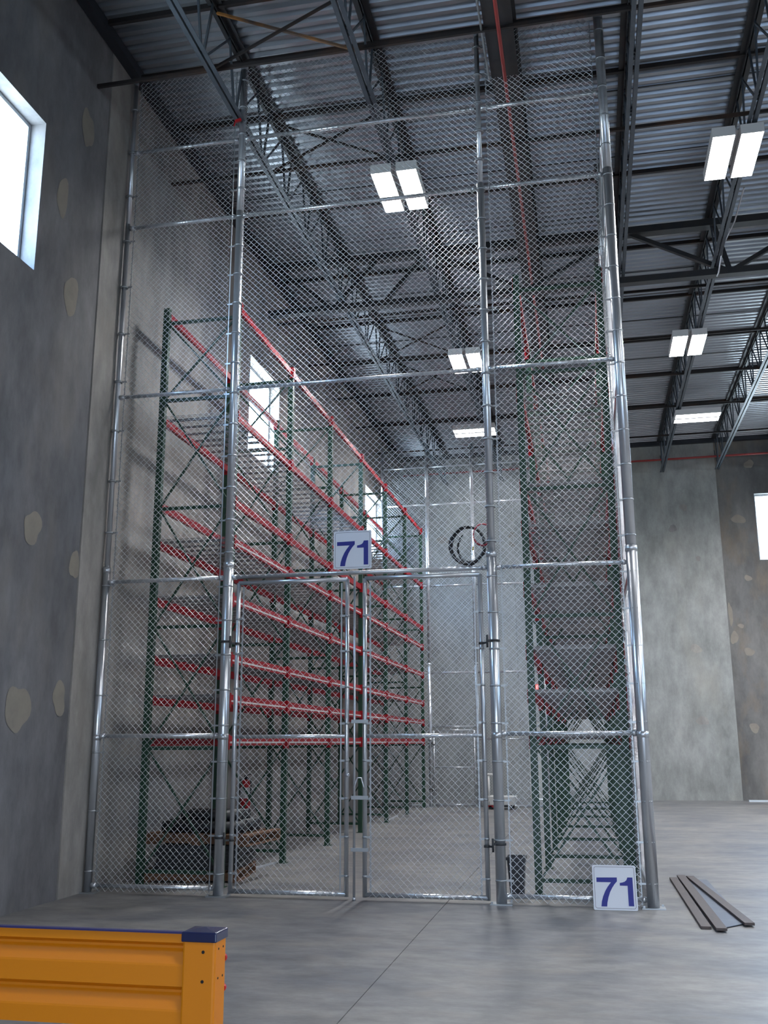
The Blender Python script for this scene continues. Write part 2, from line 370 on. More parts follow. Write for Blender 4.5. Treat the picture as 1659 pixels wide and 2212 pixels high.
# solid dark girder with a red pipe
t = thing('roof_girder', 'wide solid dark steel beam over the cage, between the open joists', 'roof beam', (-.62, 0, 9.25))
MB().box(-.78, -.46, -8, YF - .3, 9.27, 9.30).build('bottom_flange', 'joist_dark', t)
MB().box(-.64, -.60, -8, YF - .3, 9.30, ZT - .03).build('web', 'joist_dark', t)
MB().box(-.78, -.46, -8, YF - .3, ZT - .03, ZT).build('top_flange', 'joist_dark', t)
yy = -7.6
while yy < YF - .5:
    MB().box(-.77, -.47, yy - .006, yy + .006, 9.30, ZT - .03).build('stiffener', 'joist_dark', t); yy += 1.9
p = MB().tube((-.62, -8, 9.22), (-.62, 9.4, 9.22), .022, 10).build('sprinkler_pipe', 'pipe_red')
tag(p, 'thin red pipe running along under the solid dark roof beam', 'pipe')
p = MB().tube((-.81, -8, 9.25), (-.81, .0, 9.25), .013, 8).build('conduit', 'galv')
tag(p, 'slim grey conduit along the left edge of the solid dark roof beam', 'conduit')
# purlins
YB = [-3.2, -.95, 1.23, 3.70, 6.12, 8.27, 10.40, 12.55, 14.85]
def placed(i):
    k = i - 1
    return 'above or behind the camera' if k < 0 else ('nearest the camera' if k == 0 else '%s from the camera' % ORD[k])
for i, v in enumerate(YB):
    o = MB().box(XL + .14, XR - .1, v - .024, v + .024, ZT - .034, ZT - .028).box(XL + .14, XR - .1, v - .024, v - .018, ZT - .028, ZC - .004).build('bridging_angle', 'rust')
    tag(o, 'upper dark rusty bridging angle just under the roof deck, %s' % placed(i), 'roof brace', 'upper roof bridging angles')
    if abs(v - 3.7) > .1:
        o = MB().box(XL + .003, XR - .1, v + .06, v + .092, 9.235, 9.241).box(XL + .003, XR - .1, v + .06, v + .066, 9.241, 9.28).build('bridging_angle', 'rust')
        tag(o, 'lower dark rusty bridging angle at the joist bottoms, %s' % placed(i), 'roof brace', 'lower roof bridging angles')
for i, v in enumerate((1.67, 3.25, 7.14, 9.38, 11.56)):
    o = MB().box(XL + .14, XR - .1, v - .008, v + .008, ZC - .014, ZC - .004).build('deck_seam_strip', 'joist_dark')
    tag(o, 'thin dark seam strip flat on the roof deck, %s from the camera' % ORD[i], 'seam strip', 'seam strips of the roof deck')
# joist girder across the room
GY = 5.3
t = thing('joist_girder', 'deep dark trussed girder crossing the roof behind the first lights', 'girder', (0, GY, 9.0), 'trussed girders across the roof')
def girder(t, GY, bots, tops):
    MB().box(XL + .14, XR - .1, GY - .09, GY + .09, ZT - .20, ZT - .08).build('top_chord', 'joist_dark', t)
    MB().box(XL + .14, XR - .1, GY - .075, GY + .075, 8.98, 9.09).build('bottom_chord', 'joist_dark', t)
    for a, b in zip(tops, bots):
        MB().bar((a, GY, ZT - .14), (b, GY, 9.04), .07, .07).build('web_member', 'joist_dark', t)
girder(t, GY, [-4.1, -4.1, -3.2, -.72, -.72, 2.6, 2.6, 2.6, 5.9, 5.9, 9.2, 9.2, 12.5, 12.5], [-5.2, -3.3, -2.45, -2.35, .98, .98, 2.4, 4.2, 4.2, 7.6, 7.6, 10.9, 10.9, 14])
# cross bridging between first two joists
k = 0
for y in (-.93, 1.25, 8.29, 10.42):
    for fall in (True, False):
        a = (JX[0], y + (.02 if fall else -.02), ZT - .07 if fall else ZB + .07); b = (JX[1], y + (.02 if fall else -.02), ZB + .07 if fall else ZT - .07)
        o = MB().bar(a, b, .028, .028).build('cross_brace', 'orange' if k == 0 else 'rust')
        w1 = ['front', 'second', 'third', 'rear'][k // 2]
        tag(o, ('rust orange brace rod' if k == 0 else 'dark thin brace rod') + ' %s between the two left roof joists, %s crossed pair' % ('falling rightwards' if fall else 'rising rightwards', w1), 'brace', 'cross braces between roof joists'); k += 1
o = MB().bar((JX[0] - .03, -.12, 9.08), (JX[0] + .03, -.09, 9.12), .032, .032).bar((JX[0] - .03, -.12, 9.09), (JX[0] - .04, -.13, 9.01), .012, .012).build('beam_clamp', 'redp')
tag(o, 'small red clamp under the left roof joist beside the fence post', 'clamp')
# right-hand details: sprinkler line at the far wall, conduit drop
o = MB().tube((XL + .2, YF - .35, 9.45), (XR - .2, YF - .35, 9.55), .03, 8).build('sprinkler_main', 'pipe_red'); tag(o, 'long thin red pipe high along the far wall', 'pipe')
o = MB().path([(2.62, 3.6, 9.55), (2.55, 4.2, 9.35), (2.44, 4.8, 9.25), (2.38, 5.08, 8.93), (2.36, 5.14, 8.9)], .012, 6).build('hanging_cable', 'galv'); tag(o, 'slim pale cable looping from the joist by the right lights', 'cable')

# ================================================================ high bay lights
def highbay(x, y, z, rot, label, w_=LAMP_W):
    t = thing('high_bay_light', label, 'light fixture', (x, y, z), 'high bay ceiling lights'); t.rotation_euler = (0, 0, rot)
    off = Vector((x, y, z))
    hb = MB()
    for s in (-1, 1):
        c = x + s * .172; hb.box(c - .14, c + .14, y - .51, y + .51, z + .088, z + .10)
        for a, b in ((-.14, -.132), (.132, .14)): hb.box(c + a, c + b, y - .51, y + .51, z - .03, z + .088)
        for a, b in ((-.51, -.502), (.502, .51)): hb.box(c - .132, c + .132, y + a, y + b, z - .03, z + .088)
    hb.box(x - .06, x + .06, y - .4, y + .4, z + .10, z + .14)
    hb.build('housing', 'house', t)
    for s in (-1, 1):
        for q in (-.088, 0, .088):
            MB().tube((x + s * .172 + q, y - .50, z + .062), (x + s * .172 + q, y + .50, z + .062), .020, 8).build('lamp_tube', 'tube', t)
        l = bpy.data.lights.new('lamp_light', 'AREA'); l.shape = 'RECTANGLE'; l.size = .255; l.size_y = .99; l.energy = w_ / 2; l.color = (.97, .975, 1)
        lo = bpy.data.objects.new('lamp_light', l); C.objects.link(lo); lo.parent = t; lo.location = (s * .172, 0, .038)
    for s in (-1, 1):
        MB().tube((x, y + s * .4, z + .1), (x, y + s * .4, ZB if abs(z - 9) < .3 else z + .5), .006, 6).build('hanger_rod', 'galv', t)
highbay(-2.22, 1.70, 9.0, 0, 'large twin panel ceiling light nearest inside the cage')
highbay(-2.09, 8.20, 9.0, 0, 'twin panel ceiling light halfway back inside the cage')
highbay(-2.45, 12.75, 9.0, PI / 2, 'ceiling light seen side on at the back of the cage')
highbay(2.18, 1.80, 9.0, 0, 'large twin panel ceiling light nearest, right of the cage')
highbay(2.18, 8.20, 9.0, 0, 'twin panel ceiling light halfway back right of the cage')
highbay(2.80, 12.75, 9.0, PI / 2, 'ceiling light seen side on near the far wall')
for x in (6.6, 11.0):
    for y, n_ in ((1.8, 'front'), (8.2, 'middle'), (14.0, 'rear')): highbay(x, y, 9.0, 0, '%s ceiling light over the open floor, %s row right of the photo' % (n_, 'first' if x < 8 else 'second'), LAMP_W)
for x, y in ((6.6, -4.7), (11.0, -4.7), (2.2, -10.0), (6.6, -11.2)):  # unseen ceiling lights added behind the camera for front fill
    highbay(x, y, 9.0, 0, 'unseen fill light added behind the camera, %s to the right' % ('nearest' if x < 3 else 'farthest' if x > 9 else 'midway, close' if y > -6 else 'midway, far'), LAMP_W)

# ================================================================ cage fences
RZ = [.075, 1.635, 3.36, 5.60, 7.84, 8.90]
bandm = MB().tube((0, 0, -.009), (0, 0, .009), .058, 16).box(.03, .125, -.006, .006, -.009, .009).mesh('tension_band', 'band')
bands = MB().tube((0, 0, -.009), (0, 0, .009), .047, 14).box(.03, .11, -.006, .006, -.009, .009).mesh('tension_band', 'band')
baseplate = MB().box(-.11, .11, -.085, .085, 0, .010).box(-.10, -.08, -.07, -.05, .010, .03).box(.08, .10, .05, .07, .010, .03).mesh('base_plate', 'band')
def post(t, x, y, r, z1, dirs=(), splice=(1.62, 3.5), dome=True, k2=1., k3=1.):
    mb = MB(); zb = 0
    for zt_, k_ in ((3.5, 1.), (7.9, k2), (z1, k3)):
        mb.tube((x, y, zb), (x, y, min(zt_, z1)), r * k_, 20); zb = zt_
        if zb >= z1: break
    if dome: mb.lathe([(r * k3 * 1.06, -.05), (r * k3 * 1.06, 0), (r * k3 * .7, .03), (.001, .045)], (x, y, z1), 14)
    for z in splice: mb.tube((x, y, z - .03), (x, y, z + .03), r * 1.05, 20)
    mb.build('post', 'galv', t); inst('base_plate', baseplate, t, (x, y, 0))
    for ang, gap in dirs:
        dx, dy = math.cos(ang), math.sin(ang); bx_, by = x + dx * (r + .045), y + dy * (r + .045)
        MB().box(bx_ - .006, bx_ + .006, by - .003, by + .003, .03, z1 - .05).build('tension_bar', 'band', t)
        z = .22
        while z < z1 - .1:
            inst('tension_band', bandm if r > .045 else bands, t, (x, y, z), (0, 0, ang)); z += gap
XA, XB, XC, XD = -5.385, -3.905, -.954, .492
f = thing('cage_front_fence', 'tall galvanised chain link fence across the front of the storage cage', 'fence', (-2.4, 0, 0), 'fences of the storage cage')
post(f, XA, 0, .042, 9.93, [(0, .62)], k2=.72, k3=.7)
post(f, XB, 0, .056, 9.93, [(PI, .38)], k2=.86, k3=.8)
post(f, XC, 0, .053, 9.93, [(0, .38)], k2=.78, k3=.55)
post(f, XD, 0, .058, 9.93, [(PI, .38)], k2=.95, k3=.9)
for z in RZ:
    for a, b in ((XA, XB), (XB, XC), (XC, XD)):
        if (a == XB) and z < 3: continue
        MB().tube((a + .05, 0, z), (b - .05, 0, z), .023, 12).build('rail', 'galv', f)
        for e, s in ((a + .05, 1), (b - .05, -1)): MB().tube((e - .02, 0, z), (e + s * .05, 0, z), .029, 12).build('rail_end_cup', 'galv', f)
MB().box(XL + .003, XD + .44, -.030, .0, 9.985, 9.99).box(XL + .003, XD + .44, -.030, -.025, 9.99, 10.025).build('top_brace', 'rust', f)
chain_link(f, (XA + .075, -.027, 0), (1, 0, 0), XB - XA - .17, .02, 9.9)
chain_link(f, (XB + .02, -.027, 0), (1, 0, 0), XC - XB - .04, 3.36, 9.9)
chain_link(f, (XC + .09, -.027, 0), (1, 0, 0), XD - XC - .18, .02, 9.9)
RR = [.04, 1.63, 3.28, 5.52, 7.70, 8.74]
f = thing('cage_side_fence', 'tall chain link fence along the right side of the cage', 'fence', (XD, 7.4, 0), 'fences of the storage cage')
for y in (2.95, 5.9, 8.85, 11.8): post(f, XD, y, .042, 9.8, [(PI / 2, .55)], dome=True)
for z in RZ:
    for a, b in ((.0, 2.95), (2.95, 5.9), (5.9, 8.85), (8.85, 11.8), (11.8, 14.75)):
        MB().tube((XD, a + .055, z), (XD, b - .045, z), .021, 10).build('rail', 'galv', f)
chain_link(f, (XD + .03, .07, 0), (0, 1, 0), 14.6, .02, 9.8, woven=False)
f = thing('cage_rear_fence', 'tall chain link fence closing the back of the cage', 'fence', (-2.4, 14.75, 0), 'fences of the storage cage')
RY = 14.75
for x in (-5.2, -3.99, -2.79, -1.1, XD): post(f, x, RY, .048 if x > -4.5 else .035, 9.3 if x < 0 else 9.8, [])
for z in RR:
    for a, b in ((-5.2, -3.99), (-3.99, -2.79), (-2.79, -1.1), (-1.1, XD)):
        if a == -3.99 and z < 2: continue
        MB().tube((a + .05, RY, z), (b - .05, RY, z), .024, 10).build('rail', 'galv', f)
MB().tube((-3.94, RY, 1.94), (-2.84, RY, 1.94), .022, 10).build('rail', 'galv', f)
chain_link(f, (-5.17, RY - .03, 0), (1, 0, 0), 1.16, .02, 9.25, woven=False, r=.0026)
chain_link(f, (-3.97, RY - .03, 0), (1, 0, 0), 1.16, 1.95, 9.25, woven=False, r=.0026)
chain_link(f, (-2.77, RY - .03, 0), (1, 0, 0), 3.24, .02, 9.25, woven=False, r=.0026)

def leaf(name, label, x0, x1, y, z0, z1, mids, hinge_x, hinge_z, band_in=.38, woven=True):
    t = thing(name, label, 'gate', ((x0 + x1) / 2, y, z0), 'gate leaves of the cage'); r = .024
    fr = MB().tube((x0, y, z0), (x0, y, z1), r, 12).tube((x1, y, z0), (x1, y, z1), r, 12).tube((x0, y, z1), (x1, y, z1), r, 12).tube((x0, y, z0 + r), (x1, y, z0 + r), r, 12)
    fr.build('gate_frame', 'galv', t)
    for z in mids: MB().tube((x0 + .02, y, z), (x1 - .02, y, z), .021, 12).build('mid_rail', 'galv', t)
    for xb, s in ((x0 + .062, 1), (x1 - .062, -1)):
        MB().box(xb - .008, xb + .008, y - .012, y - .006, z0 + .05, z1 - .04).build('tension_bar', 'band', t)
        z = z0 + .2
        while z < z1 - .1:
            e = x0 if s > 0 else x1
            MB().tube((e, y, z - .011), (e, y, z + .011), .028, 12).box(min(e, xb) - .012, max(e, xb) + .016, y - .018, y - .004, z - .011, z + .011).build('tension_band', 'band', t); z += band_in
    for z in hinge_z:
        e = x0 if abs(hinge_x - x0) < abs(hinge_x - x1) else x1; m_ = (e + hinge_x) / 2
        hm = MB().tube((e, y, z - .012), (e, y, z + .012), .031, 12).tube((hinge_x, y, z + .012), (hinge_x, y, z + .034), .062, 16)
        hm.bar((e, y - .01, z), (m_, y - .045, z), .012, .02).bar((hinge_x, y - .04, z + .023), (m_, y - .045, z + .023), .012, .02).tube((m_, y - .05, z - .05), (m_, y - .05, z + .08), .011, 10)
        hm.build('hinge', 'joist_dark', t)
    chain_link(t, (x0 + .05, y - .028, 0), (1, 0, 0), x1 - x0 - .10, z0 + .005, z1 + .01, woven=woven)
    return t
leaf('gate_leaf', 'left chain link gate leaf, hinged on the second post', -3.775, -2.53, 0, .03, 3.29, [1.62], XB, [2.62, .56])
g2 = leaf('gate_leaf', 'right chain link gate leaf, carrying the drop rod', -2.335, -1.085, 0, .03, 3.29, [1.62], XC, [2.56, .54])
rodm = MB().tube((-2.44, -.035, .005), (-2.44, -.035, 3.31), .013, 10).tube((-2.44, -.035, .0), (-2.44, -.035, .03), .018, 10)
rodm.build('drop_rod', 'galv', g2)
for z in (1.77, 1.0, .49): MB().box(-2.47, -2.29, -.055, -.02, z - .018, z + .018).build('rod_bracket', 'band', g2)
MB().path([(-2.44, -.05, 1.1), (-2.40, -.06, 1.2), (-2.36, -.06, 1.2), (-2.335, -.05, 1.1)], .008, 6).build('latch_hook', 'galv', g2)
MB().tube((-2.54, -.04, 1.22), (-2.49, -.06, 1.23), .016, 8).build('latch_hook', 'galv', g2)
leaf('rear_gate', 'small chain link door in the rear fence of the cage', -3.90, -2.88, RY, .03, 1.85, [.95], -3.99, [1.5, .4], woven=False, band_in=.6)

# ================================================================ signs reading 71
D7 = [(.09, .715), (.56, .725), (.56, .64), (.50, .575), (.44, .49), (.39, .40), (.345, .28), (.315, .16), (.305, .08), (.175, .08), (.19, .19), (.225, .30), (.28, .42), (.34, .515), (.42, .615), (.09, .615)]
D1 = [(.915, .73), (.915, .10), (.795, .10), (.795, .545), (.62, .545), (.62, .605), (.68, .615), (.735, .635), (.775, .67), (.80, .73)]
def rrect(x0, x1, z0, z1, r, n=5):
    p = []
    for cx, cz, a in ((x1 - r, z0 + r, -PI / 2), (x1 - r, z1 - r, 0), (x0 + r, z1 - r, PI / 2), (x0 + r, z0 + r, PI)):
        p += [(cx + r * math.cos(a + PI / 2 * i / n), cz + r * math.sin(a + PI / 2 * i / n)) for i in range(n + 1)]
    return p
def sign(label, x, y, z, s, tilt=0):
    t = thing('number_sign', label, 'sign', (x, y, z), 'number signs reading 71'); t.rotation_euler = (tilt, 0, 0)
    MB().prism([(a + x, b + z) for a, b in rrect(-s / 2, s / 2, 0, s * 1.0, s * .04)], y - .004, y).build('plate', 'white', t)
    o, i_ = rrect(-s * .462, s * .462, s * .038, s * .962, s * .05), rrect(-s * .454, s * .454, s * .046, s * .954, s * .043)
    n = len(o); MB().add([(a + x, y - .0046, b + z) for a, b in o] + [(a + x, y - .0046, b + z) for a, b in i_], [(k, (k + 1) % n, (k + 1) % n + n, k + n) for k in range(n)]).build('border', 'line', t)
    for nm, dg in (('digit_seven', D7), ('digit_one', D1)):
        MB().prism([(x + (u_ - .5) * s, z + v_ * s) for u_, v_ in dg], y - .0062, y - .0042).build(nm, 'blue', t)
sign('square white sign reading 71 above the gate', -2.465, -.036, 3.395, .425)
sign('square white sign reading 71 on the floor, leaning on the fence', .137, -.20, .002, .408, -math.radians(16))

# cable coil hanging behind the fence
t = thing('cable_coil', 'loose coil of black cable with a thin red cable, hung above the gate', 'cable', (-1.2, .07, 3.4))
rnd = random.Random(3)
for k in range(9):
    rx, rz = .190 - .004 * (k % 4) + rnd.uniform(-.006, .006), .205 + rnd.uniform(-.006, .006); cx = -1.215 + rnd.uniform(-.01, .01); cz = 3.62 + rnd.uniform(-.005, .005)
    MB().path([(cx + rx * math.cos(a), .05 + .008 * k + .006 * math.sin(3 * a + k), cz + rz * math.sin(a)) for a in [2 * PI * i / 40 for i in range(40)]], .009, 6, True).build('cable_loop', 'black', t)
for k in range(2):
    MB().path([(-1.17 - .01 * k + .15 * math.cos(a), .10 + .01 * k, 3.60 + (.16 + .02 * k) * math.sin(a)) for a in [PI * .7 + 1.0 * PI * i / 20 for i in range(21)]], .006, 6).build('cable_loop', 'black', t)
MB().path([(-1.06, .06, 3.50), (-1.0, .06, 3.53), (-.96, .06, 3.57)], .009, 6).build('cable_loop', 'black', t)
for k in range(2):
    o = MB().path([(-1.045 + .10 * math.cos(a), .03 + .01 * k, 3.725 + (.115 + .006 * k) * math.sin(a)) for a in [2 * PI * i / 28 for i in range(28)]], .007, 6, True).build('cable_loop', 'redcable', t); o['label'] = 'thin red cable loop'
MB().box(-1.165, -1.145, .04, .044, 3.56, 3.60).build('tag', 'rubber_tag', t)
MB().tube((-1.21, .03, 3.40), (-1.15, .03, 3.43), .03, 8).build('plug', 'black', t)

# ================================================================ pallet racks
LV = [6.93, 5.50, 4.40, 3.92, 3.22, 2.52, 2.05, 1.58]
HZ = [.15, 1.50, 2.90, 4.35, 5.75, 6.80]
FY = [.62 + 2.3 * i for i in range(7)]
WD = .96
pm = MB(); pm.box(-.0375, .0375, -.038, -.035, 0, 7.0).box(-.0375, -.0345, -.035, .035, 0, 7.0).box(.0345, .0375, -.035, .035, 0, 7.0)
post_me = pm.mesh('upright_post', 'green')
foot_me = MB().box(-.06, .06, -.065, .065, 0, .008).mesh('foot_plate', 'green')
strut_me = MB().box(.03, WD - .03, -.018, .018, -.02, .02).mesh('horizontal_brace', 'green')
bm_ = MB(); bl = 2.3 - .075
bm_.box(-.022, .022, 0, bl, -.055, .03).box(-.022, .002, 0, bl, .03, .055); beam_me = bm_.mesh('beam', 'red')
con_me = MB().box(-.03, .03, -.035, .01, -.10, .07).mesh('beam_connector', 'red')
glint_me = MB().box(-.001, .001, .03, bl - .03, -.010, .010).mesh('glint_strip', 'strip')  # thin pale strip that paints in the glint along aisle-side beams
dk = MB(); W2 = (bl - .02) / 2
for i in range(4): dk.box(.03, WD - .03, .12 + i * (W2 - .24) / 3 - .012, .12 + i * (W2 - .24) / 3 + .012, -.035, -.008)
y_ = 0.
while y_ <= W2: dk.box(.0, WD, y_ - .0022, y_ + .0022, -.0075, -.003); y_ += .055
x_ = 0.02
while x_ < WD: dk.box(x_ - .0022, x_ + .0022, 0, W2, -.003, .0015); x_ += .10
deck_me = dk.mesh('wire_deck', 'deckwire')
dia = {}
def diag(t, x, y, z0, z1, flip):
    key = (round(z1 - z0, 3), flip)
    if key not in dia:
        a, b = ((.04, 0, .03), (WD - .04, 0, z1 - z0 - .03))
        if flip: a, b = ((WD - .04, 0, .03), (.04, 0, z1 - z0 - .03))
        dia[key] = MB().bar(a, b, .022, .022, (0, 1, 0)).mesh('diagonal_brace', 'green')
    inst('diagonal_brace', dia[key], t, (x, y + (.012 if flip else -.012), z0))
def rack(label, x0, aisle, decked):
    t = thing('pallet_rack', label, 'rack', (x0 + WD / 2, 7.5, 0), 'pallet racks inside the cage')
    for k, y in enumerate(FY):
        for x in (x0, x0 + WD):
            p_ = inst('upright_post', post_me, t, (x, y, 0)); fp = inst('foot_plate', foot_me, p_, (0, 0, 0)); fp.location = (0, 0, 0)
        for z in HZ: inst('horizontal_brace', strut_me, t, (x0, y, z))
        for i in range(5):
            diag(t, x0, y, HZ[i], HZ[i + 1], False); diag(t, x0, y, HZ[i], HZ[i + 1], True)
    for y in FY[:-1]:
        for li, z in enumerate(LV):
            for x, s in ((x0, -1), (x0 + WD, 1)):
                b = inst('beam', beam_me, t, (x, y + .0375, z), (0, 0, 0))
                for yy_ in (0, bl + .025):
                    c = bpy.data.objects.new('beam_connector', con_me); C.objects.link(c); c.parent = b; c.location = (s * .018, yy_, 0)
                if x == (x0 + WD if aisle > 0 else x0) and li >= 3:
                    c = bpy.data.objects.new('glint_strip', glint_me); C.objects.link(c); c.parent = b; c.location = (s * .0235, 0, -.018)
            if li in decked:
                for q in (0, 1): inst('wire_deck', deck_me, t, (x0, y + .0375 + .005 + q * (W2 + .01), z + .062))
    return t
rack('long green and red pallet rack along the left wall', -5.08, 1, (1, 3, 4, 5, 6, 7))
rack('long green and red pallet rack along the right fence', -.62, -1, (1, 2, 3, 4, 5, 6, 7))

# ================================================================ loose things
def pallet(name, label, cx, cy, z, ang, L=1.2, Wd=1.0):
    t = thing(name, label, 'pallet', (cx, cy, z), 'wooden pallets under the rack'); t.rotation_euler = (0, 0, ang)
    for i in range(7):
        a = -L / 2 + i * (L - .1) / 6; MB().box(cx + a, cx + a + .1, cy - Wd / 2, cy + Wd / 2, z + .105, z + .125).build('top_board', 'wood', t)
    for i in range(3):
        a = -Wd / 2 + i * (Wd - .04) / 2; MB().box(cx - L / 2, cx + L / 2, cy + a, cy + a + .04, z + .02, z + .105).build('stringer', 'wood', t)
    for a in (-L / 2, -.05, L / 2 - .1): MB().box(cx + a, cx + a + .1, cy - Wd / 2, cy + Wd / 2, z, z + .02).build('bottom_board', 'wood', t)
pallet('wooden_pallet', 'wooden pallet lying on the floor under the left rack', -4.66, 1.40, .002, .12, 1.12, 1.0)
t = thing('rubber_stack', 'thick stack of black sheets between the two pallets', 'stack', (-4.62, 1.42, .13)); t.rotation_euler = (0, 0, .10)
for i in range(6): MB().box(-5.12 + .02 * (i % 3), -4.14 + .02 * ((i * 2) % 3), .99, 1.86, .13 + i * .045, .13 + i * .045 + .04).build('sheet', 'black', t)
pallet('wooden_pallet', 'weathered wooden pallet on top of the black stack', -4.50, 1.40, .405, -.10, 1.30, .95)
zz = .535
for k, (x0, x1, y, z, r) in enumerate([(-5.02, -4.0, 1.08, .0, .065), (-5.0, -4.05, 1.23, .0, .07), (-4.98, -4.0, 1.40, .0, .07), (-4.95, -4.0, 1.57, .0, .07), (-4.82, -4.1, 1.16, .125, .06), (-4.80, -4.1, 1.31, .125, .065), (-4.80, -4.1, 1.48, .125, .06)]):
    o = MB().tube((x0, y, zz + r + z), (x1, y, zz + r + z), r, 16).tube((x0 - .002, y, zz + r + z), (x0 + .01, y, zz + r + z), r * .5, 12).build('black_roll', 'black')
    tag(o, ['black roll at the front of the lower layer on the upper pallet', 'second black roll from the front, lower layer on the pallet', 'third black roll from the front, lower layer on the pallet', 'rearmost black roll of the lower layer on the pallet', 'front black roll of the top layer on the pallet', 'middle black roll of the top layer on the pallet', 'rear black roll of the top layer on the pallet'][k], 'roll', 'black rolls on the upper pallet')
# thin bright bars flat on the floor by the rack feet
for k, (a, b) in enumerate((((-4.27, 2.25), (-4.20, 2.84)), ((-4.17, 10.2), (-4.22, 11.5)))):
    o = MB().bar((a[0], a[1], .012), (b[0], b[1], .012), .035, .02).build('floor_strip', 'frame')
    tag(o, ['bright strip on the floor by the second left rack foot', 'bright strip on the floor further back along the left rack'][k], 'strip', 'bright strips on the floor')
# fire extinguisher on the left wall
t = thing('fire_extinguisher', 'red fire extinguisher with a pale label on the left wall', 'fire extinguisher', (-5.36, 4.85, .55))
x, y = -5.345, 4.85
MB().lathe([(.001, .56), (.075, .57), (.08, .62), (.08, .92), (.055, .98), (.022, 1.0)], (x, y, 0), 18).build('cylinder', 'redp', t)
MB().lathe([(.082, .72), (.082, .88)], (x, y, 0), 18).build('label_band', 'strip', t)
MB().lathe([(.022, 1.0), (.022, 1.03), (.03, 1.035), (.03, 1.06), (.001, 1.065)], (x, y, 0), 12).bar((x, y - .02, 1.06), (x + .1, y - .06, 1.08), .02, .012).build('valve', 'black', t)
MB().path([(x + .02, y, 1.04), (x + .10, y - .05, 1.0), (x + .11, y - .07, .85), (x + .09, y - .08, .7)], .012, 8).build('hose', 'black', t)
MB().box(XL + .001, -5.42, y - .03, y + .03, .8, 1.0).build('wall_bracket', 'black', t)
# small bin
t = thing('waste_bin', 'small charcoal plastic waste bin behind the fence, right of the gate', 'bin', (-.84, .58, 0))
def tray(mb, cx, cy, z0, z1, a0, b0, a1, b1, th):
    v = [(cx - a0, cy - b0, z0), (cx + a0, cy - b0, z0), (cx + a0, cy + b0, z0), (cx - a0, cy + b0, z0), (cx - a1, cy - b1, z1), (cx + a1, cy - b1, z1), (cx + a1, cy + b1, z1), (cx - a1, cy + b1, z1)]
    v += [(cx - a1 + th, cy - b1 + th, z1), (cx + a1 - th, cy - b1 + th, z1), (cx + a1 - th, cy + b1 - th, z1), (cx - a1 + th, cy + b1 - th, z1), (cx - a0 + th, cy - b0 + th, z0 + th), (cx + a0 - th, cy - b0 + th, z0 + th), (cx + a0 - th, cy + b0 - th, z0 + th), (cx - a0 + th, cy + b0 - th, z0 + th)]
    return mb.add(v, [(3, 2, 1, 0), (0, 1, 5, 4), (1, 2, 6, 5), (2, 3, 7, 6), (3, 0, 4, 7), (4, 5, 9, 8), (5, 6, 10, 9), (6, 7, 11, 10), (7, 4, 8, 11), (8, 9, 13, 12), (9, 10, 14, 13), (10, 11, 15, 14), (11, 8, 12, 15), (12, 13, 14, 15)])
tray(MB(), -.84, .58, 0, .38, .068, .09, .092, .12, .006).build('bin_body', 'bin', t, .006)
rim = MB(); rim.box(-.94, -.74, .45, .46, .36, .39).box(-.94, -.74, .70, .71, .36, .39).box(-.94, -.93, .46, .70, .36, .39).box(-.75, -.74, .46, .70, .36, .39); rim.build('rim', 'bin', t)
# cart at the back
t = thing('low_cart', 'low pale grey cart with a T handle by the rear fence', 'cart', (-2.2, 14.2, 0))
tray(MB(), -2.2, 14.2, .10, .30, .33, .25, .36, .28, .02).build('tub', 'cart', t, .01)
MB().box(-2.52, -2.22, 13.98, 14.42, .05, .10).build('red_base', 'redp', t)
MB().box(-2.22, -1.9, 14.0, 14.4, .06, .10).build('dark_base', 'black', t)
for a in (-2.45, -1.95):
    for b in (14.0, 14.4): MB().tube((a, b - .02, .04), (a, b + .02, .04), .04, 12).build('wheel', 'black', t)
MB().tube((-2.47, 13.96, .1), (-2.47, 13.96, .78), .025, 10).tube((-2.57, 13.96, .80), (-2.37, 13.96, .80), .03, 10).build('handle', 'cart', t)
# door and exit sign in the far wall
d = thing('door_1', None, None, (-1.25, YF, 0), kind='structure')
MB().box(-1.76, -1.68, YF - .03, YF + .12, 0, 2.1).box(-.82, -.74, YF - .03, YF + .12, 0, 2.1).box(-1.68, -.82, YF - .03, YF + .12, 2.02, 2.1).build('door_frame', 'door', d)
MB().box(-1.68, -.82, YF + .03, YF + .08, .01, 2.02).build('door_leaf', 'door', d)
MB().tube((-1.60, YF + .03, 1.0), (-1.60, YF - .03, 1.0), .012, 8).tube((-1.60, YF - .03, 1.0), (-1.48, YF - .03, 1.0), .01, 8).build('door_handle', 'galv', d)
t = thing('exit_sign', 'small lit red EXIT sign high on the far wall behind the right rack', 'sign', (-1.35, YF - .03, 2.95))
MB().box(-1.51, -1.19, YF - .05, YF, 2.95, 3.15).build('sign_box', 'exit', t)
def letters(mb, x, z, h, wl_, y0, y1, st):
    for ch in 'EXIT':
        if ch == 'E':
            mb.box(x, x + st, y0, y1, z, z + h)
            for zz_ in (z, z + h / 2 - st / 2, z + h - st): mb.box(x + st, x + wl_, y0, y1, zz_, zz_ + st)
        elif ch == 'X':
            mb.bar((x + st / 2, (y0 + y1) / 2, z), (x + wl_ - st / 2, (y0 + y1) / 2, z + h), st, y1 - y0, (0, 1, 0)); mb.bar((x + wl_ - st / 2, (y0 + y1) / 2 - .001, z), (x + st / 2, (y0 + y1) / 2 - .001, z + h), st, y1 - y0, (0, 1, 0))
        elif ch == 'I': mb.box(x + wl_ / 2 - st / 2, x + wl_ / 2 + st / 2, y0, y1, z, z + h)
        else: mb.box(x, x + wl_, y0, y1, z + h - st, z + h).box(x + wl_ / 2 - st / 2, x + wl_ / 2 + st / 2, y0, y1, z, z + h - st)
        x += wl_ + .02
    return mb
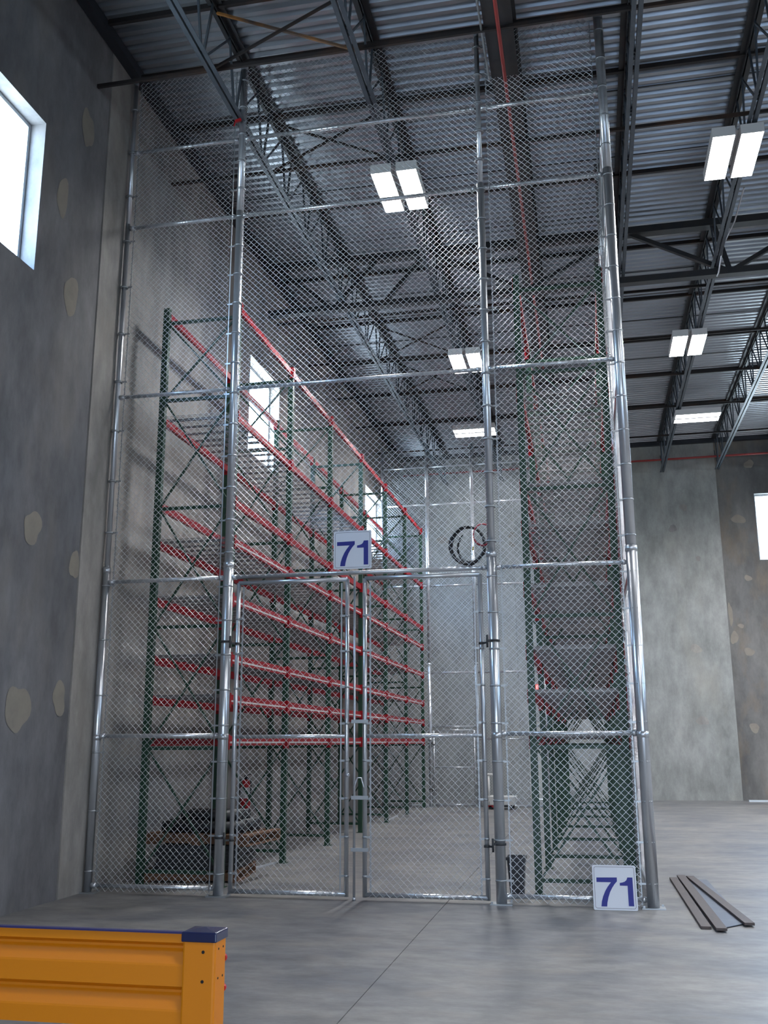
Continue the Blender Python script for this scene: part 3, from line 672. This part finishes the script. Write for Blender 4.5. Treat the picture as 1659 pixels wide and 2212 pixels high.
letters(MB(), -1.485, 2.985, .13, .052, YF - .055, YF - .0505, .013).build('exit_lettering', 'exitl', t)
o = MB().box(3.95, 4.9, 17.9, 18.05, .0, .045).build('metal_channel', 'frame'); tag(o, 'pale metal channel lying at the foot of the far wall, far right', 'channel')

# planks on the floor outside the cage
def flat(name, m, pts, z0, z1):
    n = len(pts); return MB().add([(x, y, z0) for x, y in pts] + [(x, y, z1) for x, y in pts], [tuple(range(n - 1, -1, -1)), tuple(range(n, 2 * n))] + [(i, (i + 1) % n, (i + 1) % n + n, i + n) for i in range(n)]).build(name, m, None, .002)
def plank(name, m, p, q, w, z0, z1):
    p, q = Vector((*p, 0)), Vector((*q, 0)); d = (q - p).normalized(); a = Vector((d.y, -d.x, 0)) * w / 2
    return flat(name, m, [(v.x, v.y) for v in (p - a, q - a, q + a, p + a)], z0, z1)
tag(plank('plank', 'board', (.835, 2.14), (.865, -1.03), .085, .001, .024), 'leftmost thin brown plank of the fan on the floor', 'plank', 'loose planks beside the cage')
tag(plank('plank', 'board', (.93, 2.26), (.975, -1.16), .09, .013, .036), 'brown plank second from left, its end sticking out nearest', 'plank', 'loose planks beside the cage')
tag(plank('plank', 'board', (1.025, 2.2), (1.24, -.86), .085, .013, .036), 'rightmost brown plank of the fan, lying over the grey sheet', 'plank', 'loose planks beside the cage')
tag(flat('metal_sheet', 'sheet', [(.925, 2.1), (1.0, -1.0), (1.235, -.72), (1.20, 2.1)], .006, .012), 'blue grey flat sheet under the fan of planks', 'sheet')

# ================================================================ yellow guard barrier
t = thing('guard_rail', 'yellow ribbed steel guard barrier with a dark capped post', 'barrier', (-1.26, -7.08, 0))
px0, px1, py0, py1, pz = -1.316, -1.205, -7.13, -7.03, .955
MB().box(px0, px1, py0, py1, .012, pz).build('post', 'yellow', t, .008)
MB().box(px0 - .06, px1 + .06, py0 - .06, py1 + .06, 0, .012).build('base_plate', 'yellow', t)
e = .004; mb = MB(); a0, a1, b0, b1 = px0 - e, px1 + e, py0 - e, py1 + e; cx, cy2 = (a0 + a1) / 2, (b0 + b1) / 2
mb.add([(a0, b0, pz - .022), (a1, b0, pz - .022), (a1, b1, pz - .022), (a0, b1, pz - .022), (a0, b0, pz + .008), (a1, b0, pz + .008), (a1, b1, pz + .008), (a0, b1, pz + .008), (cx, cy2, pz + .017)],
       [(3, 2, 1, 0), (0, 1, 5, 4), (1, 2, 6, 5), (2, 3, 7, 6), (3, 0, 4, 7), (4, 5, 8), (5, 6, 8), (6, 7, 8), (7, 4, 8)])
mb.build('post_cap', 'cap', t, .004)
zt = .957; rp_ = [(0, zt), (0, zt - .030), (-.030, zt - .044), (-.030, zt - .052), (-.002, zt - .094), (0, zt - .100), (0, zt - .160), (-.030, zt - .176), (-.030, zt - .184), (-.002, zt - .228), (0, zt - .234), (0, zt - .285)]
rp_ = [(-7.115 - d_, z_) for d_, z_ in rp_]
for nm, dz in (('upper_rail', 0.), ('lower_rail', -.42)):
    mb = MB(); n = len(rp_)
    pts = [(y, z + dz) for y, z in rp_]; back = [(y + .006, z) for y, z in pts]
    loop = pts + back[::-1]; n = len(loop)
    mb.add([(-4.4, y, z) for y, z in loop] + [(px0 + .001, y, z) for y, z in loop], [(i, i + n, (i + 1) % n + n, (i + 1) % n) for i in range(n)] + [tuple(range(n - 1, -1, -1)), tuple(range(n, 2 * n))])
    mb.build(nm, 'yellow', t)
MB().box(-4.4, px0, -7.122, -7.102, zt - .002, zt + .004).build('edge_strip', 'edge', t)
for z in (.905, .818, .50, .41):
    MB().tube((-1.245, py0 - .0015, z), (-1.245, py0 + .01, z), .0052, 14).build('bolt_hole', 'hole', t)
    for y in (-7.10, -7.06): MB().tube((px1 + .0015, y, z + .006), (px1 - .01, y, z + .006), .0035, 10).build('bolt_hole', 'hole', t)
for z in (.87, .78): MB().tube((px1 - .012, py1 - .002, z), (px1 - .012, py1 + .012, z), .013, 14).build('reflector', 'redp', t)
